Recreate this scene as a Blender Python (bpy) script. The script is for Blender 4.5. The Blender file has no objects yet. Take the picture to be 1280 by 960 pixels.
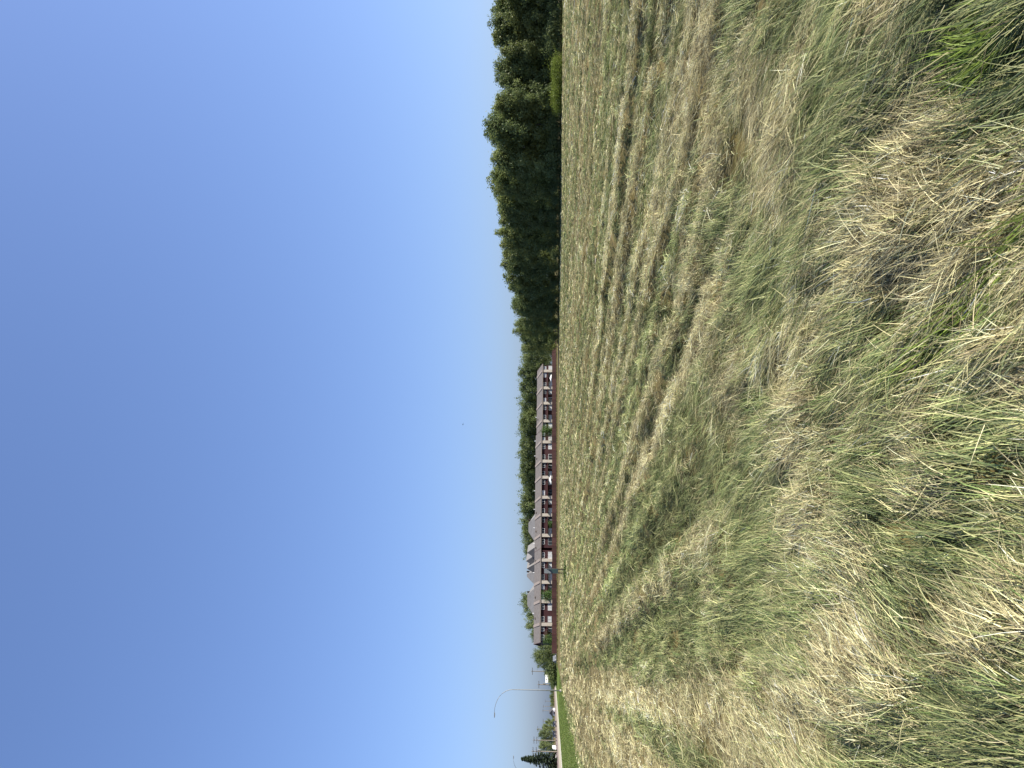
import bpy, math, random
import numpy as np
from mathutils import Matrix, Vector

R = math.radians
C = bpy.context.scene.collection
rng = np.random.default_rng(7)
random.seed(7)

# ------------------------------------------------------------------ camera
F = 890.0                       # focal length in pixels of the 1280 wide frame
EYE = 1.6
PITCH = math.atan(51.0 / F)
cp, sp = math.cos(PITCH), math.sin(PITCH)
scene = bpy.context.scene
cam_d = bpy.data.cameras.new('camera')
cam = bpy.data.objects.new('camera', cam_d)
C.objects.link(cam)
cam_d.sensor_fit = 'HORIZONTAL'
cam_d.sensor_width = 36.0
cam_d.lens = F / 1280.0 * 36.0
cam_d.clip_start = 0.05
cam_d.clip_end = 20000
fw, up, rt = Vector((0, cp, sp)), Vector((1, 0, 0)), Vector((0, sp, -cp))   # the phone was held on its side
cam.matrix_world = Matrix(((rt.x, up.x, -fw.x, 0), (rt.y, up.y, -fw.y, 0), (rt.z, up.z, -fw.z, EYE), (0, 0, 0, 1)))
scene.camera = cam


def lateral(iy, depth):
    """sideways position of something seen at picture row iy at this distance"""
    return (480.0 - iy) / F * depth


def height_at(ix, depth):
    return EYE + (691.0 - ix) / F * depth * 1.0


def project(x, y, z=0.0):
    dz = z - EYE
    dep = y * cp + dz * sp
    return 640 + F * (y * sp - dz * cp) / dep, 480 - F * x / dep


def to_ground(ix, iy):
    a = (ix - 640) / F
    dy, dz = cp + sp * a, sp - cp * a
    t = EYE / np.maximum(-dz, 1e-4)
    return (480 - iy) / F * t, dy * t


# ------------------------------------------------------------------ noise
_tab = np.random.default_rng(3).random((256, 256))


def vnoise(x, y):
    xi, yi = np.floor(x).astype(np.int64), np.floor(y).astype(np.int64)
    fx, fy = x - xi, y - yi
    fx, fy = fx * fx * (3 - 2 * fx), fy * fy * (3 - 2 * fy)
    a = _tab[xi & 255, yi & 255]; b = _tab[(xi + 1) & 255, yi & 255]
    c = _tab[xi & 255, (yi + 1) & 255]; d = _tab[(xi + 1) & 255, (yi + 1) & 255]
    return (a + (b - a) * fx) * (1 - fy) + (c + (d - c) * fx) * fy      # 0..1


def fbm(x, y, o=3):
    s, a, t = 0, 1.0, 0
    for k in range(o):
        s = s + a * vnoise(x * 2 ** k + 17.3 * k, y * 2 ** k + 9.1 * k); t += a; a *= .5
    return s / t


# ------------------------------------------------------------------ materials
def new_mat(name):
    m = bpy.data.materials.new(name); m.use_nodes = True
    nt = m.node_tree
    return m, nt, nt.nodes['Principled BSDF']


def plain(name, col, rough=.7, var=.15, scale=6.0, metal=0.0, spec=.3, bump=0.0):
    """a colour with procedural mottling"""
    m, nt, b = new_mat(name)
    b.inputs['Roughness'].default_value = rough
    b.inputs['Metallic'].default_value = metal
    b.inputs['Specular IOR Level'].default_value = spec
    tc = nt.nodes.new('ShaderNodeTexCoord')
    n = nt.nodes.new('ShaderNodeTexNoise'); n.inputs['Scale'].default_value = scale; n.inputs['Detail'].default_value = 5
    nt.links.new(tc.outputs['Object'], n.inputs['Vector'])
    r = nt.nodes.new('ShaderNodeValToRGB')
    r.color_ramp.elements[0].position = .3; r.color_ramp.elements[1].position = .7
    r.color_ramp.elements[0].color = [c * (1 - var) for c in col] + [1]
    r.color_ramp.elements[1].color = [min(1, c * (1 + var)) for c in col] + [1]
    nt.links.new(n.outputs['Fac'], r.inputs['Fac'])
    nt.links.new(r.outputs['Color'], b.inputs['Base Color'])
    if bump:
        bp = nt.nodes.new('ShaderNodeBump'); bp.inputs['Strength'].default_value = bump
        nt.links.new(n.outputs['Fac'], bp.inputs['Height']); nt.links.new(bp.outputs['Normal'], b.inputs['Normal'])
    return m


def planks(name, col, width=.14, axis='X', var=.25):
    """boards or siding: thin dark joints across one object axis, each board a little different"""
    m, nt, b = new_mat(name)
    b.inputs['Roughness'].default_value = .75
    b.inputs['Specular IOR Level'].default_value = .2
    tc = nt.nodes.new('ShaderNodeTexCoord'); sx = nt.nodes.new('ShaderNodeSeparateXYZ')
    nt.links.new(tc.outputs['Object'], sx.inputs[0])
    mu = nt.nodes.new('ShaderNodeMath'); mu.operation = 'DIVIDE'; mu.inputs[1].default_value = width
    nt.links.new(sx.outputs[axis], mu.inputs[0])
    fl = nt.nodes.new('ShaderNodeMath'); fl.operation = 'FLOOR'; nt.links.new(mu.outputs[0], fl.inputs[0])
    wn = nt.nodes.new('ShaderNodeTexWhiteNoise'); wn.noise_dimensions = '1D'; nt.links.new(fl.outputs[0], wn.inputs['W'])
    fr = nt.nodes.new('ShaderNodeMath'); fr.operation = 'FRACT'; nt.links.new(mu.outputs[0], fr.inputs[0])
    gt = nt.nodes.new('ShaderNodeMath'); gt.operation = 'GREATER_THAN'; gt.inputs[1].default_value = .1
    nt.links.new(fr.outputs[0], gt.inputs[0])
    n = nt.nodes.new('ShaderNodeTexNoise'); n.inputs['Scale'].default_value = .6; n.inputs['Detail'].default_value = 6
    nt.links.new(tc.outputs['Object'], n.inputs['Vector'])
    ad = nt.nodes.new('ShaderNodeMath'); ad.operation = 'ADD'
    nt.links.new(wn.outputs['Value'], ad.inputs[0]); nt.links.new(n.outputs['Fac'], ad.inputs[1])
    hf = nt.nodes.new('ShaderNodeMath'); hf.operation = 'MULTIPLY'; hf.inputs[1].default_value = .5
    nt.links.new(ad.outputs[0], hf.inputs[0])
    r = nt.nodes.new('ShaderNodeValToRGB')
    r.color_ramp.elements[0].position = .2; r.color_ramp.elements[1].position = .8
    r.color_ramp.elements[0].color = [c * (1 - var) for c in col] + [1]
    r.color_ramp.elements[1].color = [c * (1 + var) for c in col] + [1]
    nt.links.new(hf.outputs[0], r.inputs['Fac'])
    mx = nt.nodes.new('ShaderNodeMix'); mx.data_type = 'RGBA'
    nt.links.new(gt.outputs[0], mx.inputs['Factor'])
    mx.inputs['A'].default_value = [c * .3 for c in col] + [1]
    nt.links.new(r.outputs['Color'], mx.inputs['B'])
    oi = nt.nodes.new('ShaderNodeObjectInfo'); mr = nt.nodes.new('ShaderNodeMapRange')
    mr.inputs['To Min'].default_value = .65; mr.inputs['To Max'].default_value = 1.35
    nt.links.new(oi.outputs['Random'], mr.inputs['Value'])
    hv = nt.nodes.new('ShaderNodeHueSaturation'); nt.links.new(mr.outputs[0], hv.inputs['Value'])
    nt.links.new(mx.outputs['Result'], hv.inputs['Color'])
    nt.links.new(hv.outputs['Color'], b.inputs['Base Color'])
    return m


def glass_mat(name, col=(.02, .025, .03)):
    m, nt, b = new_mat(name)
    b.inputs['Base Color'].default_value = (*col, 1)
    b.inputs['Roughness'].default_value = .09
    b.inputs['Specular IOR Level'].default_value = .6
    return m


def leaf_mat(name, a, b_, trans=.3, rnd=.35):
    """leaves: own colour per leaf (attribute), per tree (object random), light passes through"""
    m = bpy.data.materials.new(name); m.use_nodes = True
    nt = m.node_tree; nt.nodes.clear()
    out = nt.nodes.new('ShaderNodeOutputMaterial')
    at = nt.nodes.new('ShaderNodeAttribute'); at.attribute_name = 'tone'
    oi = nt.nodes.new('ShaderNodeObjectInfo')
    ad = nt.nodes.new('ShaderNodeMath'); ad.operation = 'MULTIPLY_ADD'; ad.inputs[1].default_value = rnd
    nt.links.new(oi.outputs['Random'], ad.inputs[0]); nt.links.new(at.outputs['Fac'], ad.inputs[2])
    r = nt.nodes.new('ShaderNodeValToRGB')
    r.color_ramp.elements[0].position = .1; r.color_ramp.elements[1].position = 1.1
    r.color_ramp.elements[0].color = (*a, 1); r.color_ramp.elements[1].color = (*b_, 1)
    r.color_ramp.elements[1].position = 1.0
    nt.links.new(ad.outputs[0], r.inputs['Fac'])
    d = nt.nodes.new('ShaderNodeBsdfDiffuse'); t = nt.nodes.new('ShaderNodeBsdfTranslucent')
    g = nt.nodes.new('ShaderNodeBsdfGlossy'); g.inputs['Roughness'].default_value = .45
    nt.links.new(r.outputs['Color'], d.inputs['Color']); nt.links.new(r.outputs['Color'], t.inputs['Color'])
    mx = nt.nodes.new('ShaderNodeMixShader'); mx.inputs[0].default_value = trans
    nt.links.new(d.outputs[0], mx.inputs[1]); nt.links.new(t.outputs[0], mx.inputs[2])
    m2 = nt.nodes.new('ShaderNodeMixShader'); m2.inputs[0].default_value = .015
    nt.links.new(mx.outputs[0], m2.inputs[1]); nt.links.new(g.outputs[0], m2.inputs[2])
    nt.links.new(m2.outputs[0], out.inputs['Surface'])
    return m


def blade_mat(name, trans=.25):
    m = bpy.data.materials.new(name); m.use_nodes = True
    nt = m.node_tree; nt.nodes.clear()
    out = nt.nodes.new('ShaderNodeOutputMaterial')
    at = nt.nodes.new('ShaderNodeAttribute'); at.attribute_name = 'tint'
    d = nt.nodes.new('ShaderNodeBsdfDiffuse'); t = nt.nodes.new('ShaderNodeBsdfTranslucent')
    g = nt.nodes.new('ShaderNodeBsdfGlossy'); g.inputs['Roughness'].default_value = .5
    nt.links.new(at.outputs['Color'], d.inputs['Color']); nt.links.new(at.outputs['Color'], t.inputs['Color'])
    mx = nt.nodes.new('ShaderNodeMixShader'); mx.inputs[0].default_value = trans
    nt.links.new(d.outputs[0], mx.inputs[1]); nt.links.new(t.outputs[0], mx.inputs[2])
    m2 = nt.nodes.new('ShaderNodeMixShader'); m2.inputs[0].default_value = .015
    nt.links.new(mx.outputs[0], m2.inputs[1]); nt.links.new(g.outputs[0], m2.inputs[2])
    nt.links.new(m2.outputs[0], out.inputs['Surface'])
    return m


M = dict(
    roof=plain('brown_grey_shingle', (.115, .102, .094), .85, .18, 1.3, bump=.3),
    grey_roof=plain('grey_shingle', (.15, .145, .142), .85, .15, 1.1, bump=.3),
    dark_roof=plain('dark_shingle', (.06, .06, .065), .85, .2, 1.0),
    siding=planks('maroon_siding', (.045, .016, .018), .22, 'Z', .2),
    parapet=plain('roof_edge_stucco', (.19, .16, .14), .85, .12, 3.0),
    beige=plain('beige_stucco', (.35, .315, .265), .85, .10, 3.0),
    house_wall=planks('tan_siding', (.33, .29, .24), .2, 'Z', .1),
    blue_wall=planks('slate_blue_siding', (.10, .13, .19), .2, 'Z', .12),
    white_wall=plain('white_siding', (.72, .72, .70), .7, .05, 2.0),
    trim=plain('dark_red_trim', (.06, .018, .016), .6, .2),
    white=plain('white_vinyl', (.68, .68, .66), .5, .06, 5),
    grey_vinyl=plain('grey_vinyl', (.30, .32, .32), .5, .1, 5),
    glass=glass_mat('window_glass'),
    curtain=plain('pale_curtain', (.36, .37, .37), .8, .2, 3),
    fence=planks('red_brown_boards', (.044, .019, .017), .15, 'X', .3),
    post=plain('dark_timber', (.045, .035, .025), .8, .25, 8),
    pole=plain('weathered_timber_pole', (.20, .175, .14), .85, .25, 3),
    steel=plain('galvanised_steel', (.24, .25, .25), .65, .1, 4, .3),
    grey_paint=plain('grey_lamp_housing', (.18, .19, .19), .5, .1, 4),
    insul=plain('grey_porcelain', (.12, .12, .12), .4, .1, 9),
    sign_white=plain('sign_white', (.27, .28, .27), .5, .05, 4),
    sign_blue=plain('sign_dark_teal', (.05, .085, .08), .5, .1, 4),
    sign_dark=plain('sign_navy', (.02, .03, .045), .5, .1, 4),
    bark=plain('grey_brown_bark', (.09, .078, .06), .9, .3, 3, bump=.4),
    rubber=plain('tyre_rubber', (.018, .018, .019), .9, .2, 9),
    rim=plain('alloy_rim', (.4, .4, .41), .35, .1, 9, .8),
    lamp=plain('headlamp_lens', (.7, .7, .7), .1, .03, 9),
    paint_dark=plain('dark_car_paint', (.02, .022, .028), .25, .1, 2, spec=.6),
    paint_white=plain('white_car_paint', (.75, .75, .74), .3, .03, 2, spec=.5),
    paint_silver=plain('silver_car_paint', (.20, .21, .22), .3, .06, 2, .3, .5),
    paint_red=plain('red_car_paint', (.2, .02, .018), .3, .1, 2, spec=.5),
    cloth=plain('white_canvas', (.78, .77, .74), .8, .05, 4),
    feather=plain('dark_feathers', (.05, .05, .055), .8, .2, 9),
    aspen=leaf_mat('aspen_leaves', (.11, .145, .05), (.25, .28, .095), .5),
    birch=leaf_mat('birch_leaves', (.14, .178, .056), (.28, .32, .10), .5),
    poplar=leaf_mat('dark_leaves', (.095, .135, .052), (.215, .255, .09), .5),
    bright=leaf_mat('bright_leaves', (.12, .165, .025), (.22, .275, .05), .4, .2),
    yard=leaf_mat('garden_leaves', (.035, .075, .016), (.09, .15, .035), .3),
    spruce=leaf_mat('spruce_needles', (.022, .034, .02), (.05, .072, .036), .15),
    blade=blade_mat('cut_grass_blades'),
)

# ------------------------------------------------------------------ mesh helpers
class MB:
    def __init__(self):
        self.v, self.f = [], []

    def box(self, c, s, rz=0.0):
        cx, cy, cz = c; hx, hy, hz = s[0] / 2, s[1] / 2, s[2] / 2
        ca, sa = math.cos(rz), math.sin(rz); b = len(self.v)
        for dz in (-hz, hz):
            for dx, dy in ((-hx, -hy), (hx, -hy), (hx, hy), (-hx, hy)):
                self.v.append((cx + dx * ca - dy * sa, cy + dx * sa + dy * ca, cz + dz))
        self.f += [tuple(b + i for i in q) for q in ((3, 2, 1, 0), (4, 5, 6, 7), (0, 1, 5, 4), (1, 2, 6, 5), (2, 3, 7, 6), (3, 0, 4, 7))]
        return self

    def prism(self, pts, y0, y1):
        """outline in x,z pushed from y0 to y1"""
        b, n = len(self.v), len(pts)
        self.v += [(x, y0, z) for x, z in pts] + [(x, y1, z) for x, z in pts]
        self.f.append(tuple(b + i for i in range(n))); self.f.append(tuple(b + n + i for i in reversed(range(n))))
        self.f += [(b + i, b + n + i, b + n + (i + 1) % n, b + (i + 1) % n) for i in range(n)]
        return self

    def prism_x(self, pts, x0, x1):
        b, n = len(self.v), len(pts)
        self.v += [(x0, y, z) for y, z in pts] + [(x1, y, z) for y, z in pts]
        self.f.append(tuple(b + i for i in reversed(range(n)))); self.f.append(tuple(b + n + i for i in range(n)))
        self.f += [(b + (i + 1) % n, b + n + (i + 1) % n, b + n + i, b + i) for i in range(n)]
        return self

    def tube(self, path, radii, n=8):
        b = len(self.v); path = [Vector(p) for p in path]
        for i, p in enumerate(path):
            d = (path[min(i + 1, len(path) - 1)] - path[max(i - 1, 0)]).normalized()
            a = d.orthogonal().normalized(); e = d.cross(a)
            for k in range(n):
                t = 2 * math.pi * k / n
                self.v.append(tuple(p + (a * math.cos(t) + e * math.sin(t)) * radii[i]))
        for i in range(len(path) - 1):
            for k in range(n):
                self.f.append((b + i * n + k, b + i * n + (k + 1) % n, b + (i + 1) * n + (k + 1) % n, b + (i + 1) * n + k))
        self.f.append(tuple(b + k for k in reversed(range(n))))
        e0 = b + (len(path) - 1) * n
        self.f.append(tuple(e0 + k for k in range(n)))
        return self

    def build(self, name, mat, parent=None, loc=None, smooth=False):
        me = bpy.data.meshes.new(name)
        me.from_pydata(self.v, [], self.f)
        if smooth:
            me.polygons.foreach_set('use_smooth', [True] * len(me.polygons))
        me.materials.append(mat); me.update()
        return link(name, me, parent, loc)


def link(name, me, parent=None, loc=None):
    o = bpy.data.objects.new(name, me); C.objects.link(o)
    if parent is not None: o.parent = parent
    if loc is not None: o.location = loc
    return o


def tag(o, label=None, cat=None, group=None, kind=None):
    if label: o['label'] = label
    if cat: o['category'] = cat
    if group: o['group'] = group
    if kind: o['kind'] = kind
    return o


def empty(name, loc=(0, 0, 0), rz=0.0):
    o = bpy.data.objects.new(name, None); C.objects.link(o)
    o.location = loc; o.rotation_euler = (0, 0, rz); o.empty_display_size = .2
    return o


def copy_tree(o, parent=None):
    c = o.copy(); C.objects.link(c)
    if parent is not None: c.parent = parent
    for ch in list(o.children): copy_tree(ch, c)
    return c


def np_mesh(name, verts, faces_flat, sizes, mat, attr=None, attr_name=None, attr_type='FLOAT_COLOR'):
    me = bpy.data.meshes.new(name)
    me.vertices.add(len(verts)); me.vertices.foreach_set('co', np.ascontiguousarray(verts, np.float32).ravel())
    me.loops.add(len(faces_flat)); me.loops.foreach_set('vertex_index', faces_flat.astype(np.int32))
    st = np.zeros(len(sizes), np.int32); st[1:] = np.cumsum(sizes)[:-1]
    me.polygons.add(len(sizes)); me.polygons.foreach_set('loop_start', st); me.polygons.foreach_set('loop_total', sizes.astype(np.int32))
    if attr is not None:
        a = me.attributes.new(attr_name, attr_type, 'POINT')
        a.data.foreach_set('color' if 'COLOR' in attr_type else 'value', np.ascontiguousarray(attr, np.float32).ravel())
    me.materials.append(mat); me.update(calc_edges=True)
    return me


# ------------------------------------------------------------------ light and sky
SUN_EL = R(37.0)
sd = Vector((math.sin(R(97)), math.cos(R(97)), 0))     # where the sun stands: square to the right of the view
SUN_AZ = math.atan2(sd.x, sd.y)                       # clockwise from +Y
w = bpy.data.worlds.new('World'); scene.world = w; w.use_nodes = True
nt = w.node_tree
bg = nt.nodes['Background']
sky = nt.nodes.new('ShaderNodeTexSky'); sky.sky_type = 'NISHITA'
sky.sun_disc = False; sky.sun_elevation = SUN_EL; sky.sun_rotation = SUN_AZ
sky.air_density = 1.0; sky.dust_density = 2.2; sky.ozone_density = 5.0; sky.altitude = 300
gam = nt.nodes.new('ShaderNodeGamma'); gam.inputs['Gamma'].default_value = .78
tnt = nt.nodes.new('ShaderNodeMix'); tnt.data_type = 'RGBA'; tnt.blend_type = 'MULTIPLY'; tnt.inputs['Factor'].default_value = 1
tnt.inputs['B'].default_value = (.90, 1.0, 1.29, 1); tnt.clamp_result = False
nt.links.new(sky.outputs[0], gam.inputs['Color']); nt.links.new(gam.outputs[0], tnt.inputs['A'])
nt.links.new(tnt.outputs['Result'], bg.inputs['Color']); bg.inputs['Strength'].default_value = .1155
sun_d = bpy.data.lights.new('sun', 'SUN'); sun_d.energy = 5.0; sun_d.angle = R(.5); sun_d.color = (1, .935, .80)
sun = bpy.data.objects.new('sun', sun_d); C.objects.link(sun)
to_sun = Vector((sd.x * math.cos(SUN_EL), sd.y * math.cos(SUN_EL), math.sin(SUN_EL)))
sun.rotation_euler = to_sun.to_track_quat('Z', 'Y').to_euler(); sun.location = (0, 0, 50)
vs = scene.view_settings
vs.view_transform = 'Standard'; vs.look = 'None'; vs.exposure = 0.95; vs.gamma = 1; vs.use_curve_mapping = False
scene.cycles.max_bounces = 5; scene.cycles.diffuse_bounces = 3; scene.cycles.transparent_max_bounces = 4
scene.cycles.caustics_reflective = False; scene.cycles.caustics_refractive = False

# ------------------------------------------------------------------ the field: relief and layout
SW = np.array([-.39, .92]); SN = np.array([.92, .39])          # the swaths run this way / across them
RD = np.array([-.345, .9386]); RN = np.array([.9386, .345])    # road direction / across it
LAWN, ROAD0, ROAD1 = -6.2, -18.6, -27.0                        # across-road offsets: field edge, kerb, far kerb


ROWS = ((-4.2, 0.2, 0.07), (-3.2, 0.2, 0.06), (-2.3, 0.18, 0.07), (-1.3, 0.18, 0.08), (-0.3, 0.18, 0.07), (1.45, 0.24, 0.17), (2.5, 0.15, 0.07), (3.3, 0.15, 0.08), (4.2, 0.16, 0.08), (5.1, 0.15, 0.08), (5.9, 0.15, 0.08), (6.9, 0.17, 0.09), (8.35, 0.2, 0.16), (9.2, 0.16, 0.08), (10.25, 0.22, 0.17), (11.2, 0.18, 0.09), (12.2, 0.18, 0.1), (13.2, 0.22, 0.12), (14.2, 0.2, 0.1), (15.3, 0.2, 0.112), (16.5, 0.21, 0.113), (17.7, 0.23, 0.114), (18.9, 0.24, 0.115), (20.2, 0.25, 0.116), (21.6, 0.27, 0.117), (23, 0.28, 0.118), (24.5, 0.29, 0.12), (26, 0.31, 0.121), (27.6, 0.33, 0.122), (29.3, 0.34, 0.123), (31, 0.36, 0.125), (32.8, 0.38, 0.126), (34.6, 0.4, 0.128), (36.6, 0.42, 0.129), (38.6, 0.44, 0.131), (40.7, 0.46, 0.133), (42.8, 0.48, 0.134), (45.1, 0.5, 0.136), (47.5, 0.52, 0.138), (49.9, 0.55, 0.14), (52.4, 0.57, 0.142), (55.1, 0.6, 0.144), (57.8, 0.63, 0.146), (60.7, 0.66, 0.149), (63.7, 0.69, 0.151), (66.8, 0.72, 0.153), (70, 0.75, 0.156), (73.4, 0.78, 0.159), (76.8, 0.82, 0.161), (80.5, 0.85, 0.164), (84.2, 0.89, 0.167))


def row_at(c, t, shift=0.0):
    """how far a place lies on one of the raked-up rows of hay, 0..1"""
    o = np.zeros_like(c)
    for c0, wd, hh in ROWS:
        cc = c - c0 - .28 * (fbm(t * .13, t * 0 + c0, 2) - .5) + shift * wd
        o = np.maximum(o, np.exp(-(cc / wd) ** 2) * (.35 + 1.0 * fbm(t * .35, t * 0 + c0 + 3.3, 2)))
    return o


def relief(x, y):
    c = SN[0] * x + SN[1] * y; t = SW[0] * x + SW[1] * y
    d = np.hypot(x, y)
    mid = np.clip((d - 4.5) / 6, 0, 1)                   # the rows show beyond the trampled near edge
    h = .10 * (fbm(x * 1.05 + 5, y * 1.05, 2) - .5) + (.12 - .04 * mid) * (fbm(c * 2.9, t * (.9 - .55 * mid) + 40, 2) - .5) + (.11 - .05 * mid) * (fbm(c * 6.2, t * (3.4 - 1.8 * mid) + 9, 2) - .5)
    h = h + .08 * mid * (vnoise(c * 4.6 + 7, t * .10) - .5) + .05 * mid * (vnoise(c * 1.7 + 37, t * .07) - .5)
    for c0, wd, hh in ROWS:
        cc = c - c0 - .28 * (fbm(t * .13, t * 0 + c0, 2) - .5)
        h = h + hh * np.exp(-(cc / wd) ** 2) * (.4 + 1.1 * fbm(t * .8, t * 0 + c0 + 3.3, 2)) * np.clip((d - 6) / 4, 0, 1)
    h = h + .06 * (vnoise(c * .9, t * .06 + 8) - .5) * np.clip(d / 20, 0, 1)
    across = RN[0] * x + RN[1] * y
    edge = np.clip((across - LAWN) / 1.5, 0, 1)
    far = 1 - .75 * np.clip((d - 60) / 120, 0, 1)
    out = np.clip((230 - d) / 30, 0, 1)
    return h * edge * far * out


GX = np.array([740, 820, 900, 985, 1080, 1160, 1240.])
GY = np.arange(16) * 60 + 30.
GREEN = np.array([
    [.45, .5, .5, .45, .5, .5, .55, .5, .5, .5, .45, .45, .35, .25, .3, .35],
    [.65, .65, .6, .55, .45, .5, .6, .5, .4, .35, .5, .65, .4, .55, .35, .4],
    [.35, .3, .25, .3, .55, .45, .4, .3, .3, .25, .35, .45, .35, .65, .35, .35],
    [.8, .6, .5, .25, .3, .35, .25, .35, .6, .35, .4, .6, .6, .5, .28, .22],
    [.4, .25, .3, .65, .65, .5, .45, .55, .3, .6, .65, .45, .55, .2, .28, .6],
    [.15, .25, .4, .35, .3, .3, .65, .55, .65, .3, .45, .6, .7, .4, .5, .55],
    [.85, .9, .5, .45, .5, .2, .85, .55, .7, .75, .65, .75, .35, .35, .7, .75]])
LEAN = np.array([
    [85] * 12 + [60, 40, -70, -75],
    [80, 80, 80, 78, 78, 75, 75, 75, 75, 75, 70, 60, 40, 45, -70, -70],
    [75, 75, 75, 70, 50, 50, 60, 70, 75, 75, 60, 40, 30, -20, -70, -70],
    [42, 48, 55, 60, 60, 40, 70, 70, 30, 40, 30, -15, -20, -30, -60, -58],
    [60, 60, 60, 32, 35, 35, 30, 40, 40, 20, 10, -20, -35, -50, -45, -30],
    [70, 60, 40, 30, 30, 20, 30, 35, 10, -40, -30, -15, -30, -40, -10, -20],
    [35, 35, 33, 30, 38, 60, 42, 15, 5, -10, -18, -20, -40, -45, -30, -25.]])


def bil(T, ix, iy):
    a = np.clip(np.interp(ix, GX, np.arange(7)), 0, 5.999); b = np.clip((iy - 30) / 60, 0, 14.999)
    i, j = a.astype(int), b.astype(int); fa, fb = a - i, b - j
    return (T[i, j] * (1 - fa) + T[i + 1, j] * fa) * (1 - fb) + (T[i, j + 1] * (1 - fa) + T[i + 1, j + 1] * fa) * fb


# hollows in the hay, where one looks down between the clumps
HOLES = [(828, 65, 8, 26), (932, 155, 8, 16), (936, 172, 8, 18), (1048, 45, 18, 30), (988, 258, 12, 14), (984, 385, 11, 38), (840, 385, 5, 34),
         (1145, 575, 16, 26), (1175, 603, 12, 12), (945, 582, 9, 12), (870, 650, 7, 9), (1048, 527, 14, 10), (1235, 395, 16, 34), (1225, 100, 14, 12),
         (1130, 395, 20, 14), (1065, 470, 10, 10), (895, 855, 5, 22), (968, 800, 8, 14), (1185, 865, 20, 10), (1240, 840, 8, 10), (890, 345, 6, 10),
         (1080, 60, 12, 26), (1150, 55, 16, 10), (1000, 600, 14, 14), (820, 560, 5, 18), (775, 690, 5, 10), (1010, 790, 10, 18), (845, 300, 4, 10)]


def hole_at(ix, iy):
    s = np.zeros_like(ix)
    for a, b, ra, rb in HOLES:
        s = np.maximum(s, np.exp(-((ix - a) / ra) ** 2 - ((iy - b) / rb) ** 2))
    return s


def lush_at(ix, iy):
    """the two fresh green stripes at the photographer's feet"""
    t = np.clip(((ix - 1150) * 140 + (iy - 470) * -175) / (140 ** 2 + 175 ** 2),   .15, 1.6)
    d1 = np.hypot(ix - (1150 + 140 * t), iy - (470 - 175 * t))
    d2 = np.hypot((ix - 1265) / 1.4, (iy - 40) / 3.0)
    return np.maximum(np.exp(-(d1 / 10) ** 2), .8 * np.exp(-(d2 / 20) ** 2))


def rough_height(x, y):
    ix, iy = project(x, np.maximum(y, 1.2))
    return relief(x, y) - .10 * hole_at(ix, iy) * (y > 1.5)


# ground sheet: rings round the camera, fine near it, reaching the horizon
rad = np.concatenate([[.3], np.geomspace(.8, 60, 150), np.geomspace(63, 9000, 60)])
na = 420
ang = np.arange(na) * 2 * math.pi / na
gx = np.concatenate([[0], (rad[:, None] * np.sin(ang)).ravel()]); gy = np.concatenate([[0], (rad[:, None] * np.cos(ang)).ravel()])
gz = rough_height(gx, gy)
idx = 1 + np.arange(len(rad) * na).reshape(len(rad), na)
q = np.stack([idx[:-1], np.roll(idx[:-1], -1, 1), np.roll(idx[1:], -1, 1), idx[1:]], -1).reshape(-1, 4)[:, ::-1]
t3 = np.stack([np.zeros(na, int), np.roll(idx[0], -1), idx[0]], -1)
mg, ntg, bg_ = new_mat('mown_meadow')
bg_.inputs['Roughness'].default_value = .9; bg_.inputs['Specular IOR Level'].default_value = .1
geo = ntg.nodes.new('ShaderNodeNewGeometry')
vm = ntg.nodes.new('ShaderNodeMapping'); vm.vector_type = 'POINT'
vm.inputs['Rotation'].default_value = (0, 0, -math.atan2(SW[1], SW[0])); vm.inputs['Scale'].default_value = (.06, .8, 1)
n1 = ntg.nodes.new('ShaderNodeTexNoise'); n1.inputs['Scale'].default_value = 1; n1.inputs['Detail'].default_value = 8; n1.inputs['Roughness'].default_value = .65
ntg.links.new(geo.outputs['Position'], vm.inputs['Vector']); ntg.links.new(vm.outputs[0], n1.inputs['Vector'])
n2 = ntg.nodes.new('ShaderNodeTexNoise'); n2.inputs['Scale'].default_value = 9; n2.inputs['Detail'].default_value = 8
ntg.links.new(geo.outputs['Position'], n2.inputs['Vector'])
am = ntg.nodes.new('ShaderNodeMath'); am.operation = 'MULTIPLY_ADD'; am.inputs[1].default_value = .45
ntg.links.new(n2.outputs['Fac'], am.inputs[0]); ntg.links.new(n1.outputs['Fac'], am.inputs[2])
rr = ntg.nodes.new('ShaderNodeValToRGB')
e = rr.color_ramp.elements
e[0].position = .45; e[0].color = (.05, .042, .013, 1); e[1].position = .95; e[1].color = (.20, .155, .068, 1)
e.new(.62).color = (.085, .070, .024, 1); e.new(.75).color = (.14, .112, .044, 1)
ntg.links.new(am.outputs[0], rr.inputs['Fac']); ntg.links.new(rr.outputs['Color'], bg_.inputs['Base Color'])
gm = np_mesh('meadow_ground', np.stack([gx, gy, gz], 1), np.concatenate([t3.ravel(), q.ravel()]), np.concatenate([np.full(len(t3), 3), np.full(len(q), 4)]), mg)
tag(link('meadow_ground', gm), kind='structure')


def strip(name, c0, c1, z0, z1, mat, t0=-60, t1=900):
    b = MB(); P = lambda c, t, z: (RN[0] * c + RD[0] * t, RN[1] * c + RD[1] * t, z)
    ts = np.linspace(t0, t1, 60)
    for a, d in zip(ts[:-1], ts[1:]):
        k = len(b.v); b.v += [P(c0, a, z0), P(c1, a, z0), P(c1, d, z0), P(c0, d, z0), P(c0, a, z1), P(c1, a, z1), P(c1, d, z1), P(c0, d, z1)]
        b.f += [tuple(k + i for i in f) for f in ((4, 5, 6, 7), (0, 4, 7, 3), (1, 2, 6, 5))]
    return tag(b.build(name, mat), kind='structure')


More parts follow.
